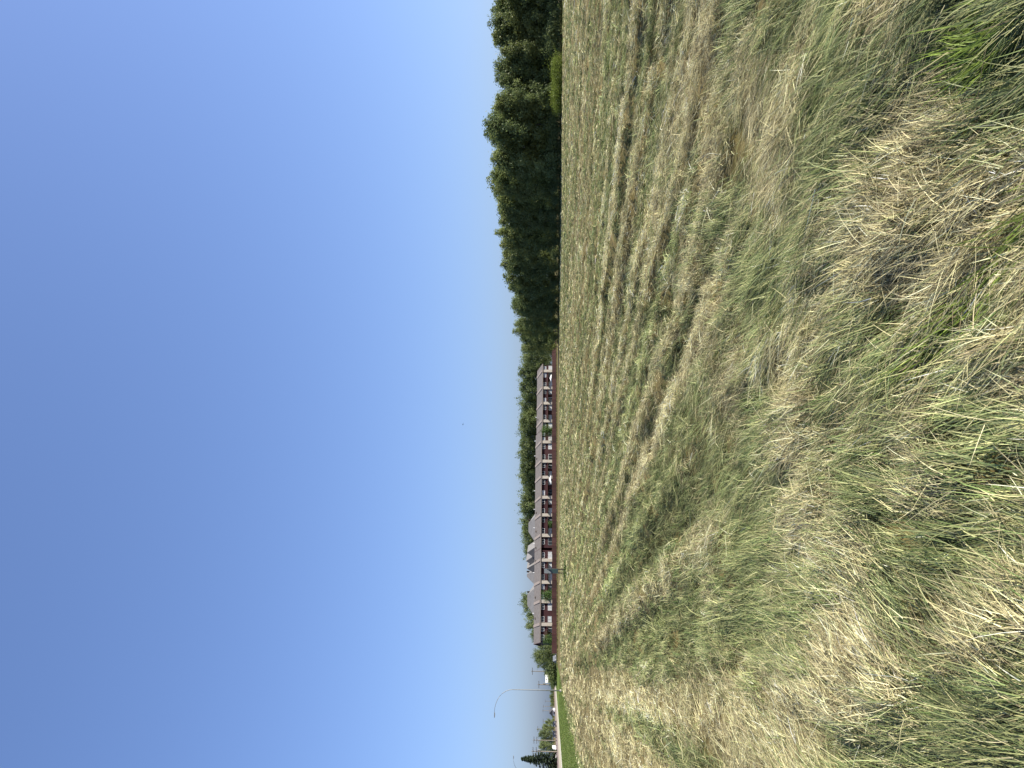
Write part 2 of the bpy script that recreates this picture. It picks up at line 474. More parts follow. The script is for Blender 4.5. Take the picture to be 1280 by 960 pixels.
lawn_m = plain('mown_lawn', (.10, .135, .028), .95, .35, 1.6, spec=.05, bump=.6)
strip('lawn_verge', ROAD0 - .0, LAWN, -.05, .03, lawn_m)
strip('road', ROAD1, ROAD0 - .35, -.05, .06, plain('beige_concrete_road', (.38, .335, .24), .9, .08, .5, spec=.2))  # pale beige is the concrete's own colour, faintly mottled
strip('kerb', ROAD0 - .345, ROAD0 - .005, -.05, .15, plain('kerb_concrete', (.42, .40, .36), .85, .1, 2))
strip('gravel_shoulder', -46, ROAD1 - .005, -.05, .05, plain('pinkish_gravel', (.23, .175, .145), .9, .2, .9))


# ------------------------------------------------------------------ grass blades
def blades(x, y, z, az, el, droop, ln, wd, roll, col, levels):
    """ribbons: root, lean azimuth, elevation, bend, length, width -> verts, colours, faces"""
    n = len(x)
    ts = np.linspace(0, 1, levels + 1)
    e_ = el[:, None] - droop[:, None] * ts
    seg = ln[:, None] / levels
    ch = np.cumsum(np.concatenate([np.zeros((n, 1)), np.cos(e_[:, :-1]) * seg], 1), 1)
    cz = np.cumsum(np.concatenate([np.zeros((n, 1)), np.sin(e_[:, :-1]) * seg], 1), 1)
    dx, dy = np.sin(az)[:, None], np.cos(az)[:, None]
    bend = (rng.normal(0, .12, n) * ln)[:, None] * ts ** 2
    px = x[:, None] + dx * ch + dy * bend; py = y[:, None] + dy * ch - dx * bend; pz = z[:, None] + cz
    sx, sy, sz = (np.cos(az) * np.cos(roll))[:, None], (-np.sin(az) * np.cos(roll))[:, None], np.sin(roll)[:, None]
    hw = wd[:, None] / 2 * (1 - .75 * ts ** 1.5)
    L = np.stack([px - sx * hw, py - sy * hw, pz - sz * hw], -1)[:, :levels]
    Rr = np.stack([px + sx * hw, py + sy * hw, pz + sz * hw], -1)[:, :levels]
    T = np.stack([px[:, -1], py[:, -1], pz[:, -1]], -1)[:, None]
    V = np.concatenate([np.stack([L, Rr], 2).reshape(n, levels * 2, 3), T], 1)
    nv = levels * 2 + 1
    base = (np.arange(n) * nv)[:, None]
    fl = []
    for k in range(levels - 1):
        fl += [2 * k, 2 * k + 1, 2 * k + 3, 2 * k + 2]
    fl += [2 * levels - 2, 2 * levels - 1, 2 * levels]
    Fi = (base + np.array(fl)[None]).ravel()
    sz_ = np.tile(np.array([4] * (levels - 1) + [3]), n)
    cc = np.repeat(col[:, None, :], nv, 1)
    return V.reshape(-1, 3), cc.reshape(-1, 3), Fi, sz_


GREENS = np.array([[.095, .14, .042], [.15, .19, .07], [.205, .235, .105], [.135, .175, .072], [.255, .27, .115]])
STRAWS = np.array([[.54, .485, .27], [.445, .395, .21], [.62, .565, .335], [.32, .27, .155], [.50, .45, .23], [.20, .165, .09]])


def sample_field(n, d0, d1, power, half, w0):
    """roots spread over a sector; power 2 = even over the ground, 0 = thinning with distance squared"""
    u = rng.random(n)
    d = d0 * (d1 / d0) ** u if power == 0 else np.sqrt(d0 ** 2 + (d1 ** 2 - d0 ** 2) * u)
    th = (rng.random(n) * 2 - 1) * half
    return d * np.sin(th), d * np.cos(th), d


def grow(n, d0, d1, power, half, wmin, levels, per, name):
    nt_ = n // per
    tx, ty, td = sample_field(nt_, d0, d1, power, half, wmin)
    # tuft properties
    ix, iy = project(tx, ty)
    c = SN[0] * tx + SN[1] * ty; t = SW[0] * tx + SW[1] * ty
    farw = np.clip((td - 13) / 18, 0, 1)
    stripes = vnoise(c * .75, t * .03 + 3) * .34 + vnoise(c * 1.9 + 60, t * .05) * .40 + vnoise(c * 5.5 + 31, t * .14) * .26
    midw = np.clip((td - 4.5) / 6, 0, 1)
    patch = fbm(tx * 1.3 + 30, ty * 1.3, 3); fine = vnoise(tx * 4.3, ty * 4.3 + 70)
    g = bil(GREEN, ix, iy) + (patch - .5) * 1.1 * (1 - .9 * midw) + (fine - .5) * .25 + (stripes - .5) * (1.0 * farw + 1.25 * midw + .2) + .02 + .05 * midw
    g = g + rng.normal(0, .10, nt_)
    lush = lush_at(ix, iy) * (td < 6); hole = hole_at(ix, iy)
    w6 = np.clip((td - 5.5) / 4, 0, 1)
    ridge = row_at(c, t) * w6; valley = row_at(c, t, 1.9) * w6
    g = g - .42 * ridge * (rng.random(nt_) < .8) + .30 * valley + .07 * farw
    pg = np.clip((g - .33) / .32, 0.02, .96)
    pg = np.where(lush > .4, np.maximum(pg, .7), pg)
    # lean direction on the ground from the direction seen in the photograph
    a = np.radians(bil(LEAN, ix, iy) + (vnoise(tx * .9 + 11, ty * .9) - .5) * 60 * (1 - .5 * midw) + rng.normal(0, 14, nt_))
    x2, y2 = to_ground(ix + 1.0 * np.cos(a), iy - 1.0 * np.sin(a))
    x1, y1 = to_ground(ix, iy)
    az = np.arctan2(x2 - x1, y2 - y1) + math.pi
    azs = math.atan2(SW[0], SW[1])
    az = np.where(rng.random(nt_) < np.maximum(farw * .9, .62 * midw), azs + rng.normal(0, .45, nt_) + math.pi * (rng.random(nt_) < .5), az)
    tonr = 1 + .18 * ridge - .25 * valley
    keep = rng.random(nt_) > .45 * hole
    tone = (1 + (vnoise(c * 1.9 + 21, t * .05) - .5) * .65 * midw + (vnoise(c * 6 + 5, t * .15) - .5) * .5 * midw) * np.clip(rng.normal(1, .30 - .16 * farw, nt_), .4, 1.8) * (.72 + .56 * fbm(tx * .8, ty * .8 + 50, 2))
    tone = tone * tonr
    gi = rng.integers(0, 5, nt_); si = rng.integers(0, 6, nt_)
    elt = rng.normal(0, .12, nt_)
    lt = np.clip(rng.normal(1, .22, nt_), .5, 1.6); zt = rng.uniform(-.03, .045, nt_)
    thin = fbm(tx * 3.1 + 9, ty * 3.1, 2)
    keep &= rng.random(nt_) < np.clip(.35 + (thin - .38) * 5, .2, 1) + farw
    k = np.repeat(np.arange(nt_)[keep], per)
    n = len(k)
    sc = np.maximum(1, td[k] / 7.0) ** .5
    al_, ac_ = rng.normal(0, .085, n) * sc, rng.normal(0, .026, n) * sc
    sa_, ca_ = np.sin(az[k]), np.cos(az[k])
    x = tx[k] + sa_ * al_ + ca_ * ac_; y = ty[k] + ca_ * al_ - sa_ * ac_
    heap = .045 * np.exp(-(ac_ / .03 / sc) ** 2 - (al_ / .12 / sc) ** 2)
    d = np.hypot(x, y)
    lawn = (RN[0] * x + RN[1] * y) < LAWN
    ok = (RN[0] * x + RN[1] * y) > LAWN - .2 - 1.1 * vnoise(x * .5, y * .5)
    green = rng.random(n) < pg[k]
    lu = (lush[k] > .4) & (rng.random(n) < .75)
    z = rough_height(x, y)
    loose = rng.random(n) < .13
    az_ = az[k] + np.where(green, rng.normal(0, .14, n), np.where(loose, rng.uniform(-1.6, 1.6, n), rng.normal(0, .26, n)))
    el = np.where(green, np.abs(rng.normal(.27, .16, n)) + elt[k] * .8, np.clip(rng.normal(.08, .16, n), -.2, .7))
    el = np.clip(el, -.2, 1.1) * (1 - .5 * np.clip((d - 8) / 25, 0, 1))
    dr = np.where(green, rng.uniform(.35, .95, n), rng.uniform(-.1, .4, n))
    ln = np.where(green, rng.gamma(6, .030, n), rng.gamma(4, .032, n)) * lt[k]
    ln = np.clip(ln, .04, .42)
    ln = np.where(lu, ln * 1.1 + .05, ln) * np.clip(1 + (d - 10) / 40, 1, 3.0)
    w0 = np.where(green, rng.uniform(.0024, .0050, n), rng.uniform(.0019, .0042, n))
    w0 = np.where(lu, rng.uniform(.004, .008, n), w0)
    wd = np.maximum(w0, w0 / .0030 * wmin * d)
    z = z + np.where(green, -.01, rng.uniform(-.01, .03, n)) + zt[k] + heap
    cg = GREENS[np.where(rng.random(n) < .6, gi[k], rng.integers(0, 5, n))]
    cs = STRAWS[np.where(rng.random(n) < .5, si[k], rng.integers(0, 6, n))]
    # cut grass dries unevenly: green blades partly straw coloured
    mixf = (rng.random(n) ** 2.8 * .7)[:, None]
    cg = cg * (1 - mixf) + np.array([.45, .415, .20]) * mixf
    cg = np.where(lu[:, None], np.array([[.125, .172, .03]]) * rng.uniform(.7, 1.5, n)[:, None], cg)
    col = np.where(green[:, None], cg, cs) * (tone[k] * np.clip(rng.normal(1.05, .22 - .07 * farw[k], n), .4, 1.9))[:, None]
    col = np.clip(col, .01, .75)
    s = ok
    V, cc, Fi, S = blades(x[s], y[s], z[s], az_[s], el[s], dr[s], ln[s], wd[s], rng.normal(0, .6, n)[s], col[s], levels)
    me = np_mesh(name, V, Fi, S, M['blade'], np.concatenate([cc, np.ones((len(cc), 1))], 1), 'tint')
    return link(name, me)


HALF = R(35)
o1 = grow(470000, 1.5, 5.5, 2, R(38), .0006, 3, 26, 'cut_hay')
tag(o1, 'loose tangle of cut straw and green grass lying in the foreground', 'cut hay', kind='stuff')
o2 = grow(760000, 5.5, 24, 0, HALF, .0005, 2, 22, 'cut_hay')
tag(o2, 'swaths of drying cut grass across the middle of the field', 'cut hay', kind='stuff')
o3 = grow(330000, 24, 160, 0, HALF, .0006, 2, 10, 'cut_hay')
tag(o3, 'striped mown hay of the far field reaching the trees and fence', 'cut hay', kind='stuff')

def turf(name, n, pts, el, ln, wd, cols, label, cat):
    x, y = pts
    col = cols[rng.integers(0, len(cols), n)] * np.clip(rng.normal(1, .2, n), .5, 1.6)[:, None] * (.75 + .5 * fbm(x * .6, y * .6, 2))[:, None]
    z = np.where((RN[0] * x + RN[1] * y) < LAWN, .02, rough_height(x, y) - .02)
    V, cc, Fi, S = blades(x, y, z, rng.uniform(0, 6.28, n), rng.uniform(*el, n), rng.uniform(.1, .8, n), rng.uniform(*ln, n), rng.uniform(*wd, n), rng.normal(0, .6, n), col, 2)
    return tag(link(name, np_mesh(name, V, Fi, S, M['blade'], np.concatenate([cc, np.ones((len(cc), 1))], 1), 'tint')), label, cat, kind='stuff')


n = 90000
c_ = ROAD0 + (LAWN - .3 - ROAD0) * rng.random(n); t_ = 22 * (190 / 22) ** rng.random(n)
turf('lawn_grass', n, (RN[0] * c_ + RD[0] * t_, RN[1] * c_ + RD[1] * t_), (.5, 1.2), (.06, .16), (.02, .05), np.array([[.095, .14, .03], [.12, .165, .036], [.08, .12, .03], [.16, .175, .06]]), 'short green lawn grass on the verge between field and road', 'grass')

# ------------------------------------------------------------------ trees
def leaf_mesh(name, cen, size, tone, mat, stretch=1.5, face=None):
    n = len(cen)
    nn = rng.normal(size=(n, 3)); nn /= np.linalg.norm(nn, axis=1)[:, None]
    if face is not None:
        nn = nn * .8 + face; nn /= np.linalg.norm(nn, axis=1)[:, None]
    a = rng.normal(size=(n, 3)); a -= (a * nn).sum(1)[:, None] * nn; a /= np.linalg.norm(a, axis=1)[:, None]
    b = np.cross(nn, a)
    h = (size / 2)[:, None]
    V = np.stack([cen - a * h * stretch, cen + b * h * .6 + a * h * .1, cen + a * h * stretch, cen - b * h * .6 + a * h * .1], 1).reshape(-1, 3)
    Fi = np.arange(n * 4)
    return np_mesh(name, V, Fi, np.full(n, 4), mat, np.repeat(tone, 4), 'tone', 'FLOAT')


def leafy(seed, H, W, mat, low=.1, leaves=5200, size=.30, up_=.9, spiky=.5):
    """a tapered trunk with rising limbs, leaves in clumps along them -> (trunk mesh, crown mesh)"""
    r = random.Random(seed)
    tb = MB(); path = [(0, 0, -.15)]; lean = (r.uniform(-.03, .03), r.uniform(-.03, .03))
    for i in range(1, 7):
        path.append((lean[0] * H * i / 6 + r.uniform(-.1, .1), lean[1] * H * i / 6 + r.uniform(-.1, .1), H * .97 * i / 6))
    r0 = .012 * H + .03
    tb.tube(path, [r0 * (1 - .93 * i / 6) for i in range(7)], 7)
    cl = []
    nb = 34
    for i in range(nb):
        t = low + (1 - low) * ((i + r.random()) / nb) ** .9
        f = min(5.99, t * 6 * .97); k = int(f); ff = f - k
        p0 = Vector(path[k]).lerp(Vector(path[k + 1]), ff)
        prof = (math.sin(math.pi * min(1, (t - low) / (1 - low) * .74 + .19)) ** .8) * (1 - .25 * spiky * t)
        L = W * .5 * prof * r.uniform(.65, 1.25) + .25
        az = i * 2.399 + r.uniform(-.5, .5); el = r.uniform(.15, .6) + up_ * .55 * t
        dv = Vector((math.cos(az) * math.cos(el), math.sin(az) * math.cos(el), math.sin(el)))
        mid = p0 + dv * L * .5 + Vector((0, 0, -.05 * L)); end = p0 + dv * L + Vector((0, 0, .12 * L))
        tb.tube([p0, mid, end], [r0 * (1 - t) * .4 + .018, r0 * (1 - t) * .25 + .012, .006], 5)
        m = max(3, int(L * 3.2))
        for j in range(m):
            s = .25 + .8 * (j + .5) / m
            q0 = p0.lerp(mid, s * 2) if s < .5 else mid.lerp(end, s * 2 - 1)
            cl.append((q0.x + r.gauss(0, .16 * L ** .5), q0.y + r.gauss(0, .16 * L ** .5), q0.z + r.gauss(0, .2), r.uniform(.28, .55), r.random()))
    for j in range(int(5 + 6 * spiky)):                     # leading shoots that break the outline
        s = r.uniform(.86, 1.04)
        cl.append((path[-1][0] + r.gauss(0, .25), path[-1][1] + r.gauss(0, .25), H * s, .22, r.random()))
    cl = np.array(cl)
    k = rng.integers(0, len(cl), leaves)
    cen = cl[k, :3] + rng.normal(size=(leaves, 3)) * cl[k, 3:4] * np.array([1, 1, .8])
    cen[:, 2] = np.maximum(cen[:, 2], .25)
    tone = np.clip(cl[k, 4] * .55 + rng.random(leaves) * .35, 0, 1)
    out = np.stack([cen[:, 0], cen[:, 1], (cen[:, 2] - H * .45) * .35 + .25 * np.hypot(cen[:, 0], cen[:, 1])], 1)
    out /= np.linalg.norm(out, axis=1)[:, None] + 1e-6
    me = leaf_mesh('crown', cen, rng.uniform(.6, 1.35, leaves) * size, tone, mat, 1.5, out)
    tm = bpy.data.meshes.new('trunk'); tm.from_pydata(tb.v, [], tb.f); tm.materials.append(M['bark']); tm.update()
    return tm, me


def conifer(seed, H, W, mat, leaves=6500, size=.3):
    r = random.Random(seed)
    tb = MB(); tb.tube([(0, 0, -.15), (0, 0, H * .5), (0, 0, H * .99)], [.02 * H, .012 * H, .01], 7)
    cen = []; tone = []
    nb = 95
    for i in range(nb):
        t = .05 + .94 * (i + r.random()) / nb
        L = W * .5 * (1 - t) ** .85 * r.uniform(.7, 1.2) + .15
        az = i * 2.399 + r.uniform(-.4, .4); el = -.25 + .75 * t
        dv = Vector((math.cos(az) * math.cos(el), math.sin(az) * math.cos(el), math.sin(el)))
        p0 = Vector((0, 0, H * t)); tb.tube([p0, p0 + dv * L], [.03, .008], 4)
        m = int(leaves / nb * (.35 + 1.3 * (1 - t)))
        for j in range(m):
            s = r.random() ** .7; q0 = p0 + dv * L * s
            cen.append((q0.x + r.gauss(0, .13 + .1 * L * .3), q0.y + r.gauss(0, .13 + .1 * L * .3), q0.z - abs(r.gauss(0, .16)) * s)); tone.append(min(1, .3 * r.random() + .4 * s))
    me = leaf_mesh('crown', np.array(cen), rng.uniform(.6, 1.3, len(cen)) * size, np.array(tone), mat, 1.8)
    tm = bpy.data.meshes.new('trunk'); tm.from_pydata(tb.v, [], tb.f); tm.materials.append(M['bark']); tm.update()
    return tm, me


def plant(name, meshes, x, y, scale, label, cat='tree', group=None, rz=None, z=0.0, sxy=1.0):
    root = empty(name, (x, y, z), random.uniform(0, 6.28) if rz is None else rz)
    root.scale = (scale * sxy, scale * sxy, scale)
    link('trunk' if cat == 'tree' else 'stem', meshes[0], root); link('crown' if cat == 'tree' else 'foliage', meshes[1], root)
    return tag(root, label, cat, group)


ASP = [leafy(s, 12, 5.6, M['aspen'], .05, 9500, .26, .9, .8) for s in (1, 2, 3, 4)]
BIR = [leafy(s, 12, 5.4, M['birch'], .05, 8500, .25, .9, .9) for s in (5, 6)] * 2
POP = [leafy(s, 12, 6.6, M['poplar'], .04, 9500, .28, .7, .4) for s in (11, 12, 13, 14)]
ROUND = [leafy(s, 10, 8.0, M['poplar'], .12, 6000, .32, .6, .1) for s in (21, 22, 23)]
YARD = [leafy(s, 5, 3.6, M['yard'], .15, 2600, .22, .6, .2) for s in (31, 32)]
BUSH = [leafy(s, 1.4, 2.6, M['bright'], .02, 3000, .12, .2, .2) for s in (41, 42)]
SHRUB = [leafy(s, 2.2, 3.4, M['poplar'], .02, 2200, .22, .3, .2) for s in (45, 46)]
SPR = [conifer(s, 12, 6.4, M['spruce'], 9000, .36) for s in (51, 52)]

# the stand along the right side of the field: foot and top of each tree read from its outline
EDGE = [(-70, 113), (0, 114), (100, 116), (200, 122), (250, 134), (300, 150), (350, 168), (400, 190), (428, 209)]
TOPS = [(-70, 616), (0, 622), (12, 618), (25, 611), (40, 620), (55, 617), (75, 626), (92, 615), (108, 624), (128, 618), (142, 611), (165, 608), (182, 618), (197, 616),
        (215, 611), (232, 612), (250, 620), (268, 622), (280, 622), (300, 626), (318, 626), (335, 633), (352, 634), (365, 641), (380, 641), (398, 646), (412, 646), (428, 651)]
ex, ed = zip(*EDGE); txx, txt = zip(*TOPS)


def stand_label(iy, row, tall):
    where = ('standing behind the bright green bushes' if 62 < iy < 150 else
             'at the right end of the stand' if iy <= 62 else
             'in the near corner of the stand left of the bushes' if iy < 225 else
             'in the middle of the stand where it runs back' if iy < 330 else
             'at the far end of the stand, nearest the red fence')
    return where


i_y = -62.0; n_ = 0
while i_y < 432:
    dep = float(np.interp(i_y, ex, ed)); top = float(np.interp(i_y, txx, txt))
    kind = 'asp' if 165 < i_y < 350 or 20 < i_y < 60 else 'pop'
    lib = ASP if kind == 'asp' else POP
    if random.random() < .25: lib = POP if lib is ASP else ASP
    if random.random() < .22: lib = BIR
    d = dep + random.uniform(1.2, 4.8)
    H = height_at(top + random.uniform(-4, 6), d)
    base = 'slender mid green tree ' if lib is ASP else 'paler yellowish green tree ' if lib is BIR else 'broad dark green tree '
    plant('leafy_tree', lib[n_ % 4], lateral(i_y, d), d, H / 12.1, base + stand_label(i_y, 0, 0), group='trees of the dark stand beside the field', sxy=random.uniform(.85, 1.1))
    # one further back fills the gap
    d2 = dep + random.uniform(6, 9); j_y = i_y + random.uniform(4, 11)
    if n_ % 1 == 0:
        lib2 = POP if n_ % 2 else ASP
        H2 = height_at(float(np.interp(j_y, txx, txt)) + random.uniform(0, 8), d2)
        base = 'half hidden slender tree ' if lib2 is ASP else 'half hidden dark broad tree '
        plant('leafy_tree', lib2[(n_ + 1) % 4], lateral(j_y, d2), d2, H2 / 12.1, base + stand_label(j_y, 1, 0), group='trees of the dark stand beside the field', sxy=random.uniform(.9, 1.15))
    i_y += 3.3 * F / dep * random.uniform(.75, 1.2) * .72; n_ += 1

# undergrowth along the foot of the stand
for k, iy in enumerate(np.arange(-40, 428, 17.0)):
    if 66 < iy < 142: continue
    d = float(np.interp(iy, ex, ed)) + 1.2
    plant('undergrowth_bush', SHRUB[k % 2], lateral(iy, d), d, random.uniform(.7, 1.15), 'low dark bush in the shade at the foot of the field edge trees', 'bush', 'dark bushes along the foot of the stand')
for iy, s, lab in ((80, .88, 'bright yellow green bush at the outer end of the sunny clump before the trees'), (92, .95, 'bright yellow green bush right of the middle of the sunny clump'),
                   (106, .9, 'bright yellow green bush in the middle of the sunny clump before the dark trees'), (120, .98, 'bright yellow green bush left of the middle of the sunny clump'),
                   (133, .8, 'small bright yellow green bush at the inner end of the sunny clump')):
    d = float(np.interp(iy, ex, ed)) - 2.6
    plant('bright_bush', BUSH[int(iy) % 2], lateral(iy, d), d, s, lab, 'bush', 'bright green bushes before the dark trees', sxy=1.1)

n = 14000
i_ = rng.uniform(-60, 430, n); d_ = np.interp(i_, ex, ed) - .3 + rng.random(n) ** 2 * 1.5
turf('edge_grass', n, ((480 - i_) / F * d_, d_), (.8, 1.4), (.3, .9), (.04, .09), np.array([[.06, .09, .025], [.10, .13, .035], [.2, .18, .08]]), 'tall rough grass along the foot of the tree stand', 'grass')

# trees behind the row of houses
FAR = [(436, 652, 300), (446, 655, 310), (456, 655, 318), (466, 648, 320), (476, 654, 325), (487, 651, 322), (498, 655, 330), (506, 652, 325), (516, 655, 330), (525, 650, 320), (533, 651, 325),
       (544, 653, 330), (555, 650, 325), (564, 651, 330), (575, 652, 335), (584, 651, 330), (594, 652, 335), (603, 653, 340), (613, 657, 335), (622, 654, 340), (631, 652, 340),
       (640, 653, 345), (650, 654, 345), (660, 654, 350), (670, 654, 345), (680, 656, 350), (690, 658, 350)]
for k, (iy, top, d) in enumerate(FAR):
    H = height_at(top, d)
    lib = ROUND if k % 3 else POP
    pl = 'above the right end of the row houses' if iy < 510 else 'above the middle of the row houses' if iy < 600 else 'beside the grey roofs behind the row houses'
    kind = 'tall round crowned tree rising ' if lib is ROUND else 'tall upright dark tree rising '
    plant('background_tree', lib[k % 3], lateral(iy, d), d, H / (10.2 if lib is ROUND else 12.1), kind + pl, group='trees behind the row houses', sxy=.95)
for iy, top, d, lab in ((748, 654, 345, 'round green tree topping the left grey roof'), (758, 656, 340, 'dark green tree showing over the sloping end of the left grey roof'),
                        (770, 660, 330, 'rounded tree left of the grey hip roof, taller of two'), (782, 659, 325, 'rounded tree behind the left end of the row houses'), (793, 665, 320, 'low tree at the left end of the row houses roof')):
    plant('background_tree', ROUND[int(iy) % 3], lateral(iy, d), d, height_at(top, d) / 10.2, lab, group='trees behind the left end of the row houses', sxy=.8)
# mixed clump left of the houses
for iy, top, d, lib, lab in ((808, 674, 258, ROUND, 'dark round tree against the left end wall of the row houses'), (817, 668, 262, ROUND, 'tallest round tree in the clump left of the row houses'),
                             (825, 670, 270, ROUND, 'olive tree left of the tallest one in the clump by the row houses'), (833, 677, 272, POP, 'narrow dark tree between the round trees and the grey pole'),
                             (841, 681, 268, ROUND, 'low olive tree right behind the bare grey pole'), (848, 684, 270, ROUND, 'low dark tree under the white roadside board'), (856, 688, 290, ROUND, 'small tree between the white board and the street lamp')):
    Hh = 12.1 if lib is POP else 10.2
    plant('clump_tree', lib[int(iy) % 3], lateral(iy, d), d, height_at(top, d) / Hh, lab, group='trees in the clump left of the houses', sxy=.85)
for iy, top, d, lab in ((836, 686, 262, 'low dark bush left of the silver car under the clump'), (844, 688, 262, 'low dark bush at the foot of the white board'), (852, 690, 262, 'small dark bush between the white board and the short pole')):
    plant('undergrowth_bush', SHRUB[int(iy) % 2], lateral(iy, d), d, height_at(top, d) / 2.2, lab, 'bush', 'bushes under the clump left of the houses', sxy=1.4)
# far off trees along the horizon at the left
for k, (iy, top, d) in enumerate(((859, 689, 610), (867, 689.5, 700), (873, 688.5, 690), (879, 689, 640), (885, 690, 720), (891, 688.5, 640), (899, 690, 620), (864, 688, 640), (870, 687, 660), (876, 688, 650), (882, 688, 670), (888, 687.5, 680), (895, 690, 600))):
    plant('horizon_tree', ROUND[k % 3], lateral(iy, d), d, height_at(top, d) / 10.2, 'small grey green tree on the horizon left of the street lamp', group='trees on the horizon', sxy=1.3)
for iy, top, d, lab in ((902, 682, 330, 'low round tree at the right end of the roadside clump'), (909, 678, 325, 'dark round tree second from the right in the roadside clump'), (917, 674, 320, 'tallest round tree in the middle of the roadside clump'),
                        (925, 676, 320, 'round tree left of the tallest in the roadside clump'), (933, 674, 310, 'bushy tree beside the spruce across the road'), (956, 686, 300, 'low leafy tree behind the big spruce')):
    plant('roadside_tree', ROUND[int(iy) % 3], lateral(iy, d), d, height_at(top, d) / 10.2, lab, group='trees across the road', sxy=.8)
plant('spruce_tree', SPR[0], lateral(949, 238), 238, height_at(651, 238) / 12, 'tall dark pointed spruce across the road at the left edge', sxy=1.0)
plant('spruce_tree', SPR[1], lateral(966, 246), 246, height_at(662, 246) / 12, 'second spruce cut off by the left picture edge', sxy=1.0)

# ------------------------------------------------------------------ row houses
P0, P1 = Vector((6.2, 268)), Vector((-82.5, 226))
dirv = (P1 - P0).normalized(); nrm = Vector((dirv.y, -dirv.x))       # to be turned towards the camera
if nrm.y > 0: nrm = -nrm
RZ = math.atan2(-dirv.y, -dirv.x)                                    # local +x runs from left to right in the view


def along(iy, off=0.0):
    """distance along the frontage (0 at its right end) of what is seen at row iy, off metres in front of it"""
    k = (480 - iy) / F; o = P0 + nrm * off
    # (o.x + s dx) = k (o.y + s dy)
    return (k * o.y - o.x) / (dirv.x - k * dirv.y)


def wpt(s, off=0.0, z=0.0):
    p = P0 + dirv * s + nrm * off
    return (p.x, p.y, z)


PILL = [463.8, 485, 504, 526.2, 553, 577, 597, 622, 644, 669.5, 700.5, 728, 752, 780.5]
EAVE, RIDGE, DEPTH = 5.7, 7.6, 11.0


def window_mesh(w_, h_, mat, bars):
    b = MB(); t = .07
    b.box((0, 0, h_ / 2 - t / 2), (w_, .1, t)).box((0, 0, -h_ / 2 + t / 2), (w_, .1, t))
    b.box((-w_ / 2 + t / 2, 0, 0), (t, .1, h_ - 2 * t)).box((w_ / 2 - t / 2, 0, 0), (t, .1, h_ - 2 * t))
    for i in range(1, bars):
        b.box((-w_ / 2 + w_ * i / bars, 0, 0), (t, .096, h_ - 2 * t))
    me = bpy.data.meshes.new('window'); me.from_pydata(b.v, [], b.f); me.materials.append(mat); me.update()
    return me


def pane_mesh(w_, h_, mat):
    b = MB().box((0, 0, 0), (w_ - .13, .02, h_ - .13))
    me = bpy.data.meshes.new('pane'); me.from_pydata(b.v, [], b.f); me.materials.append(mat); me.update()
    return me


WIN = {(k, m): window_mesh(w_, h_, M[m], b) for k, (w_, h_, b) in dict(up=(1.7, 1.05, 2), low=(1.9, 1.25, 2), door=(2.2, 2.05, 2)).items() for m in ('white', 'grey_vinyl')}
PANE = {(k, m): pane_mesh(w_, h_, M[m]) for k, (w_, h_) in dict(up=(1.7, 1.05), low=(1.9, 1.25), door=(2.2, 2.05)).items() for m in ('glass', 'curtain')}


def add_window(parent, kind, x, z, name, frame='white', pane='glass'):
    f = link(name, WIN[kind, frame], parent, (x, -.05, z))
    link('pane', PANE[kind, pane], f, (0, 0, 0))
    return f


